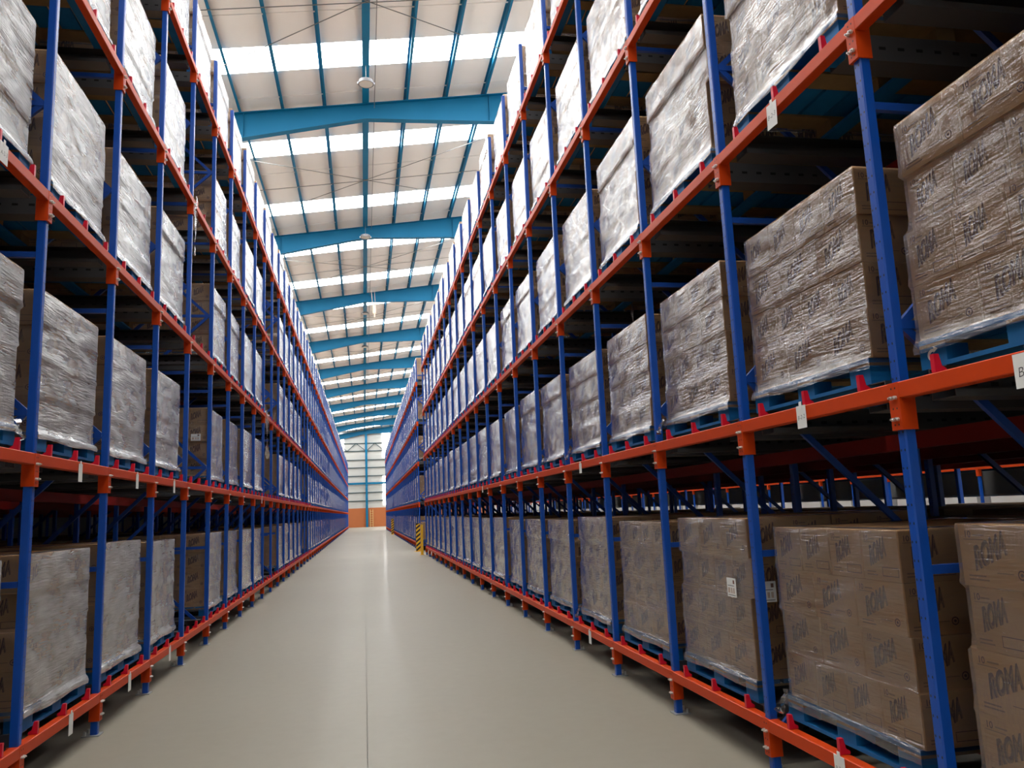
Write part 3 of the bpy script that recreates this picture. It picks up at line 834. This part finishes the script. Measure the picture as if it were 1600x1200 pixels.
special = {('right rack', 1, 1): 'wrapped cartons on a blue pallet with white arrow stencil, at the right edge'}
vr = random.Random(11)
for (yb, side, X0, sec, grp, i, t, vis) in cand:
    if yb < -0.5: continue
    if count < 300 and (vis or yb < 8):
        bay = i - first_bay[sec]
        if vis:
            lab = 'wrapped load, %s, %s, %s bay in view' % (sec, TIER[t], nth(max(0, bay)))
            lab = special.get((sec, i, t), lab)
        else: lab = 'wrapped load just out of view, %s, %s, %s bay' % (sec, TIER[t], nth(max(0, i)))
        o = make_load(side, X0, yb + vr.uniform(-0.015, 0.015) + (0.06 if side > 0 and t == 1 else 0.0), t, vis and yb < 13.0, lab, grp, vr.randrange(6), tail=((side, i, t) in TAILS and yb < 14), mark=((sec, i, t) == ('right rack', 1, 1)), papers=PAPERS.get((sec, i, t), ()))
        count += 1
    else:
        rest.setdefault((side, X0, sec), []).append((yb, t))
# the loads farthest down the aisle, beyond the three hundred built one by one
for (side, X0, sec), items in rest.items():
    mb = MB(); fm = M['film'] if side > 0 else M['filmhazy']
    for yb, t in items:
        if yb < 8: continue
        z = BZ[t] + SEAT; V = variants[vr.randrange(6)]; top = z + V.top; dv = vr.uniform(-0.02, 0.02)
        xa, xb = X0 + side * 0.029, X0 + side * (0.029 + LD); xa, xb = min(xa, xb), max(xa, xb)
        mb.box(xa, xb, yb - LW / 2, yb + LW / 2, z, z + 0.1, M['palletblue'])
        mb.box(xa, xb, yb - LW / 2 + dv, yb + LW / 2 + dv, z + 0.122, top, M['kraft'])
        e = 0.006; xs_ = xa - e if side > 0 else xb + e; y0, y1 = yb - LW / 2 + dv - e, yb + LW / 2 + dv + e
        q = [(xs_, y1, z + 0.09), (xs_, y0, z + 0.09), (xs_, y0, top), (xs_, y1, top)]
        mb.poly(q if side > 0 else q[::-1], fm)
        mb.poly([(xa, y0, z + 0.09), (xb, y0, z + 0.09), (xb, y0, top), (xa, y0, top)], fm)
    if mb.f: tag(ob('distant_pallet_loads', mb.mesh('distant_pallet_loads')), 'rows of tiny wrapped loads far down the %s' % sec, 'pallet loads', kind='stuff')
# loads stored deeper in the lanes, behind the front row
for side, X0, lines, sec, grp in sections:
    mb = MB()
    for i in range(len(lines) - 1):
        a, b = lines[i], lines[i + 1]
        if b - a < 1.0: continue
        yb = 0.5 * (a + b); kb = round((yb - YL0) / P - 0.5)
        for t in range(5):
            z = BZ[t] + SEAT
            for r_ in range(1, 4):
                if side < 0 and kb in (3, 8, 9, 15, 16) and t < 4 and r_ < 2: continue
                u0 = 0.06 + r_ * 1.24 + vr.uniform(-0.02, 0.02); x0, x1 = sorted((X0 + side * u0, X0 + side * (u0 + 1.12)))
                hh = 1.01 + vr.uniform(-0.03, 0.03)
                mb.box(x0, x1, yb - 0.52, yb + 0.52, z + 0.09, z + hh, M['toploads'] if t == 4 else M['deepload'])  # top tier paled to bounce daylight up onto the roof
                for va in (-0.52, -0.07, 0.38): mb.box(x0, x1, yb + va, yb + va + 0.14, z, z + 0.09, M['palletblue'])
    tag(ob('stored_pallet_loads', mb.mesh('stored_pallet_loads')), 'shade-darkened loads stored in the lanes behind the front row, %s' % sec, 'pallet loads', kind='stuff')
mb = MB()
for i in range(len(next_lines) - 1):
    yb = 0.5 * (next_lines[i] + next_lines[i + 1])
    for t in range(5):
        z = BZ[t] + SEAT
        for r_ in range(4):
            mb.box(12.06 + r_ * 1.25, 13.18 + r_ * 1.25, yb - 0.52, yb + 0.52, z + 0.1, z + 1.03, M['toploads'])
            mb.box(12.06 + r_ * 1.25, 13.18 + r_ * 1.25, yb - 0.52, yb + 0.52, z, z + 0.08, M['palletblue'])
tag(ob('stored_pallet_loads', mb.mesh('stored_pallet_loads')), 'loads on the rack across the next aisle', 'pallet loads', kind='stuff')

# ------------------------------------------------------------------ location cards on the beams
def card(side, X0, y, ztop_, w, h, text, label, tilt=0.0):
    mb = MB().box(-0.001, 0.001, -w / 2, w / 2, -h, 0.0, M['paper'])
    fr = lambda a, b: (-0.0016, -a, b)
    o = ob('location_card', None, None, (X0 - side * 0.0165, y, ztop_), 0.0 if side > 0 else math.pi)
    ob('card', mb.mesh('card'), o, rot=(tilt, 0, 0))
    if text:
        m2 = MB(); put_text(m2, text, fr, 0.0, -h * 0.52, min(0.05, w * 0.36), M['pen'], rot=0.1, shear=0.1, offset=-0.012)
        ob('handwriting', m2.mesh('handwriting'), o, rot=(tilt, 0, 0))
    ob('tape', MB().box(-0.0022, -0.001, -0.012, 0.012, -0.02, 0.02, M['paper']).mesh('tape'), o)
    tag(o, label, 'card', 'paper location cards on the beams')
z1, z2, z0 = BZ[1] + BEAM_HI, BZ[2] + BEAM_HI, BZ[0] + BEAM_HI
card(1, XR, 2.22, z1 - 0.008, 0.135, 0.118, 'B-2-1', 'white card starting with B at the right edge, on the second beam')
card(1, XR, 3.635, z1 + 0.002, 0.085, 0.115, 'B-2-2', 'white card reading B-2-2 on the right second beam')
card(1, XR, 7.853, z1 - 0.02, 0.085, 0.10, '', 'blank-looking white card on the right second beam, sixth bay')
card(1, XR, 14.76, z1 - 0.02, 0.085, 0.10, '', 'tiny white card far down the right second beam')
card(1, XR, 3.624, z2 - 0.02, 0.10, 0.135, 'B-2-3', 'tilted white card with handwriting on the right third beam', 0.06)
card(1, XR, 7.849, z0 - 0.01, 0.085, 0.125, '', 'narrow white card hanging on the right bottom beam')
card(1, XR, 3.609, z0 + 0.0, 0.085, 0.115, 'B-2-1', 'white card on the right bottom beam at the picture foot')
for i, y in enumerate((5.96, 7.375, 8.749)):
    card(-1, XL, y, z1 - 0.015, 0.075, 0.125, '', 'white card on the left second beam, %s from the left edge' % ORD[i])
card(-1, XL, 15.96, z1 - 0.02, 0.07, 0.12, '', 'tiny white card far along the left second beam')
card(-1, XL, 4.537, z2 - 0.0, 0.10, 0.115, 'A-2-3', 'white card with handwriting on the left third beam at the picture edge')
for i, y in enumerate((5.986, 7.339, 8.735)):
    card(-1, XL, y, z0 - 0.005, 0.075, 0.135, '', 'white card on the left bottom beam, %s from the left edge' % ORD[i])

# ------------------------------------------------------------------ loose ribbons of film
def ribbon(pts, w, label, seed):
    r = random.Random(seed); mb = MB(); k = mb.mat(M['filmhazy']); Q = []
    for a, b in zip(pts[:-1], pts[1:]):
        for i in range(6): Q.append(Vector(a).lerp(Vector(b), i / 6) + Vector((r.uniform(-.006, .006), r.uniform(-.008, .008), 0)))
    Q.append(Vector(pts[-1]))
    for i, q in enumerate(Q):
        a = 1.2 + 0.5 * math.sin(i * 0.7 + seed); ww = w * (0.6 + 0.6 * r.random())
        d = Vector((math.cos(a), math.sin(a), 0)) * ww
        mb.v += [tuple(q - d), tuple(q + Vector((0.01 * math.sin(i), 0.008, 0))), tuple(q + d)]
    for i in range(len(Q) - 1):
        for j in (0, 1): a = 3 * i + j; mb.f.append((a, a + 1, a + 4, a + 3)); mb.mi.append(k)
    tag(ob('film_ribbon', mb.mesh('film_ribbon', True)), label, 'film ribbon', 'loose ribbons of film')
ribbon([(-1.915, 9.42, 5.36), (-1.92, 9.42, 5.1), (-1.925, 9.42, 4.62)], 0.022, 'long loose ribbon of film beside the left fourth beam', 1)
ribbon([(-2.05, 16.5, 3.95), (-1.93, 16.6, 3.66), (-1.92, 16.6, 3.62), (-1.925, 16.6, 3.1), (-1.95, 16.85, 2.75)], 0.05, 'torn ribbon of film hanging over the left third beam', 2)
ribbon([(2.75, 7.55, 3.62), (2.75, 7.55, 3.3), (2.76, 7.6, 3.02)], 0.03, 'loose ribbon of film hanging below the right third beam', 3)

# ------------------------------------------------------------------ striped post guards at the cross passage
def guard(x, y, w, h, label, striped=True):
    root = ob('post_guard', None, None, (x, y, 0))
    mb = MB()
    if striped:
        mb.box(-w / 2, w / 2, -w / 2, w / 2, 0, h, M['yellow']); e = 0.002; st = h / 6.5
        for i in range(7):
            b0 = i * st; th = st * 0.5
            for fx in (0, 1):
                P_ = (lambda a, b: (a, -w / 2 - e, b)) if fx == 0 else (lambda a, b: (-w / 2 - e, -a, b))
                c0 = min(h, b0); q = [(-w / 2, b0), (w / 2, b0 + w * 0.8), (w / 2, b0 + w * 0.8 + th), (-w / 2, b0 + th)]
                q = [(a, min(h, b)) for a, b in q]
                if q[0][1] < h - 0.01: mb.poly([P_(a, b) for a, b in q], M['black'])
    else:
        mb.box(-w / 2, w / 2, -w / 2, w / 2, 0, h, M['yellow'])
    ob('post', mb.mesh('post'), root)
    ob('base_plate', MB().box(-w * 0.9, w * 0.9, -w * 0.9, w * 0.9, 0, 0.012, M['yellow']).mesh('base_plate'), root)
    tag(root, label, 'post guard', 'safety post guards')
guard(2.12, 32.6, 0.17, 1.12, 'yellow and black striped post guard at the passage in the right rack')
guard(2.08, 29.85, 0.09, 1.10, 'plain yellow post guard on the near side of the passage', False)
guard(2.12, 62.4, 0.20, 1.2, 'farthest striped post guard, beside the far right rack')
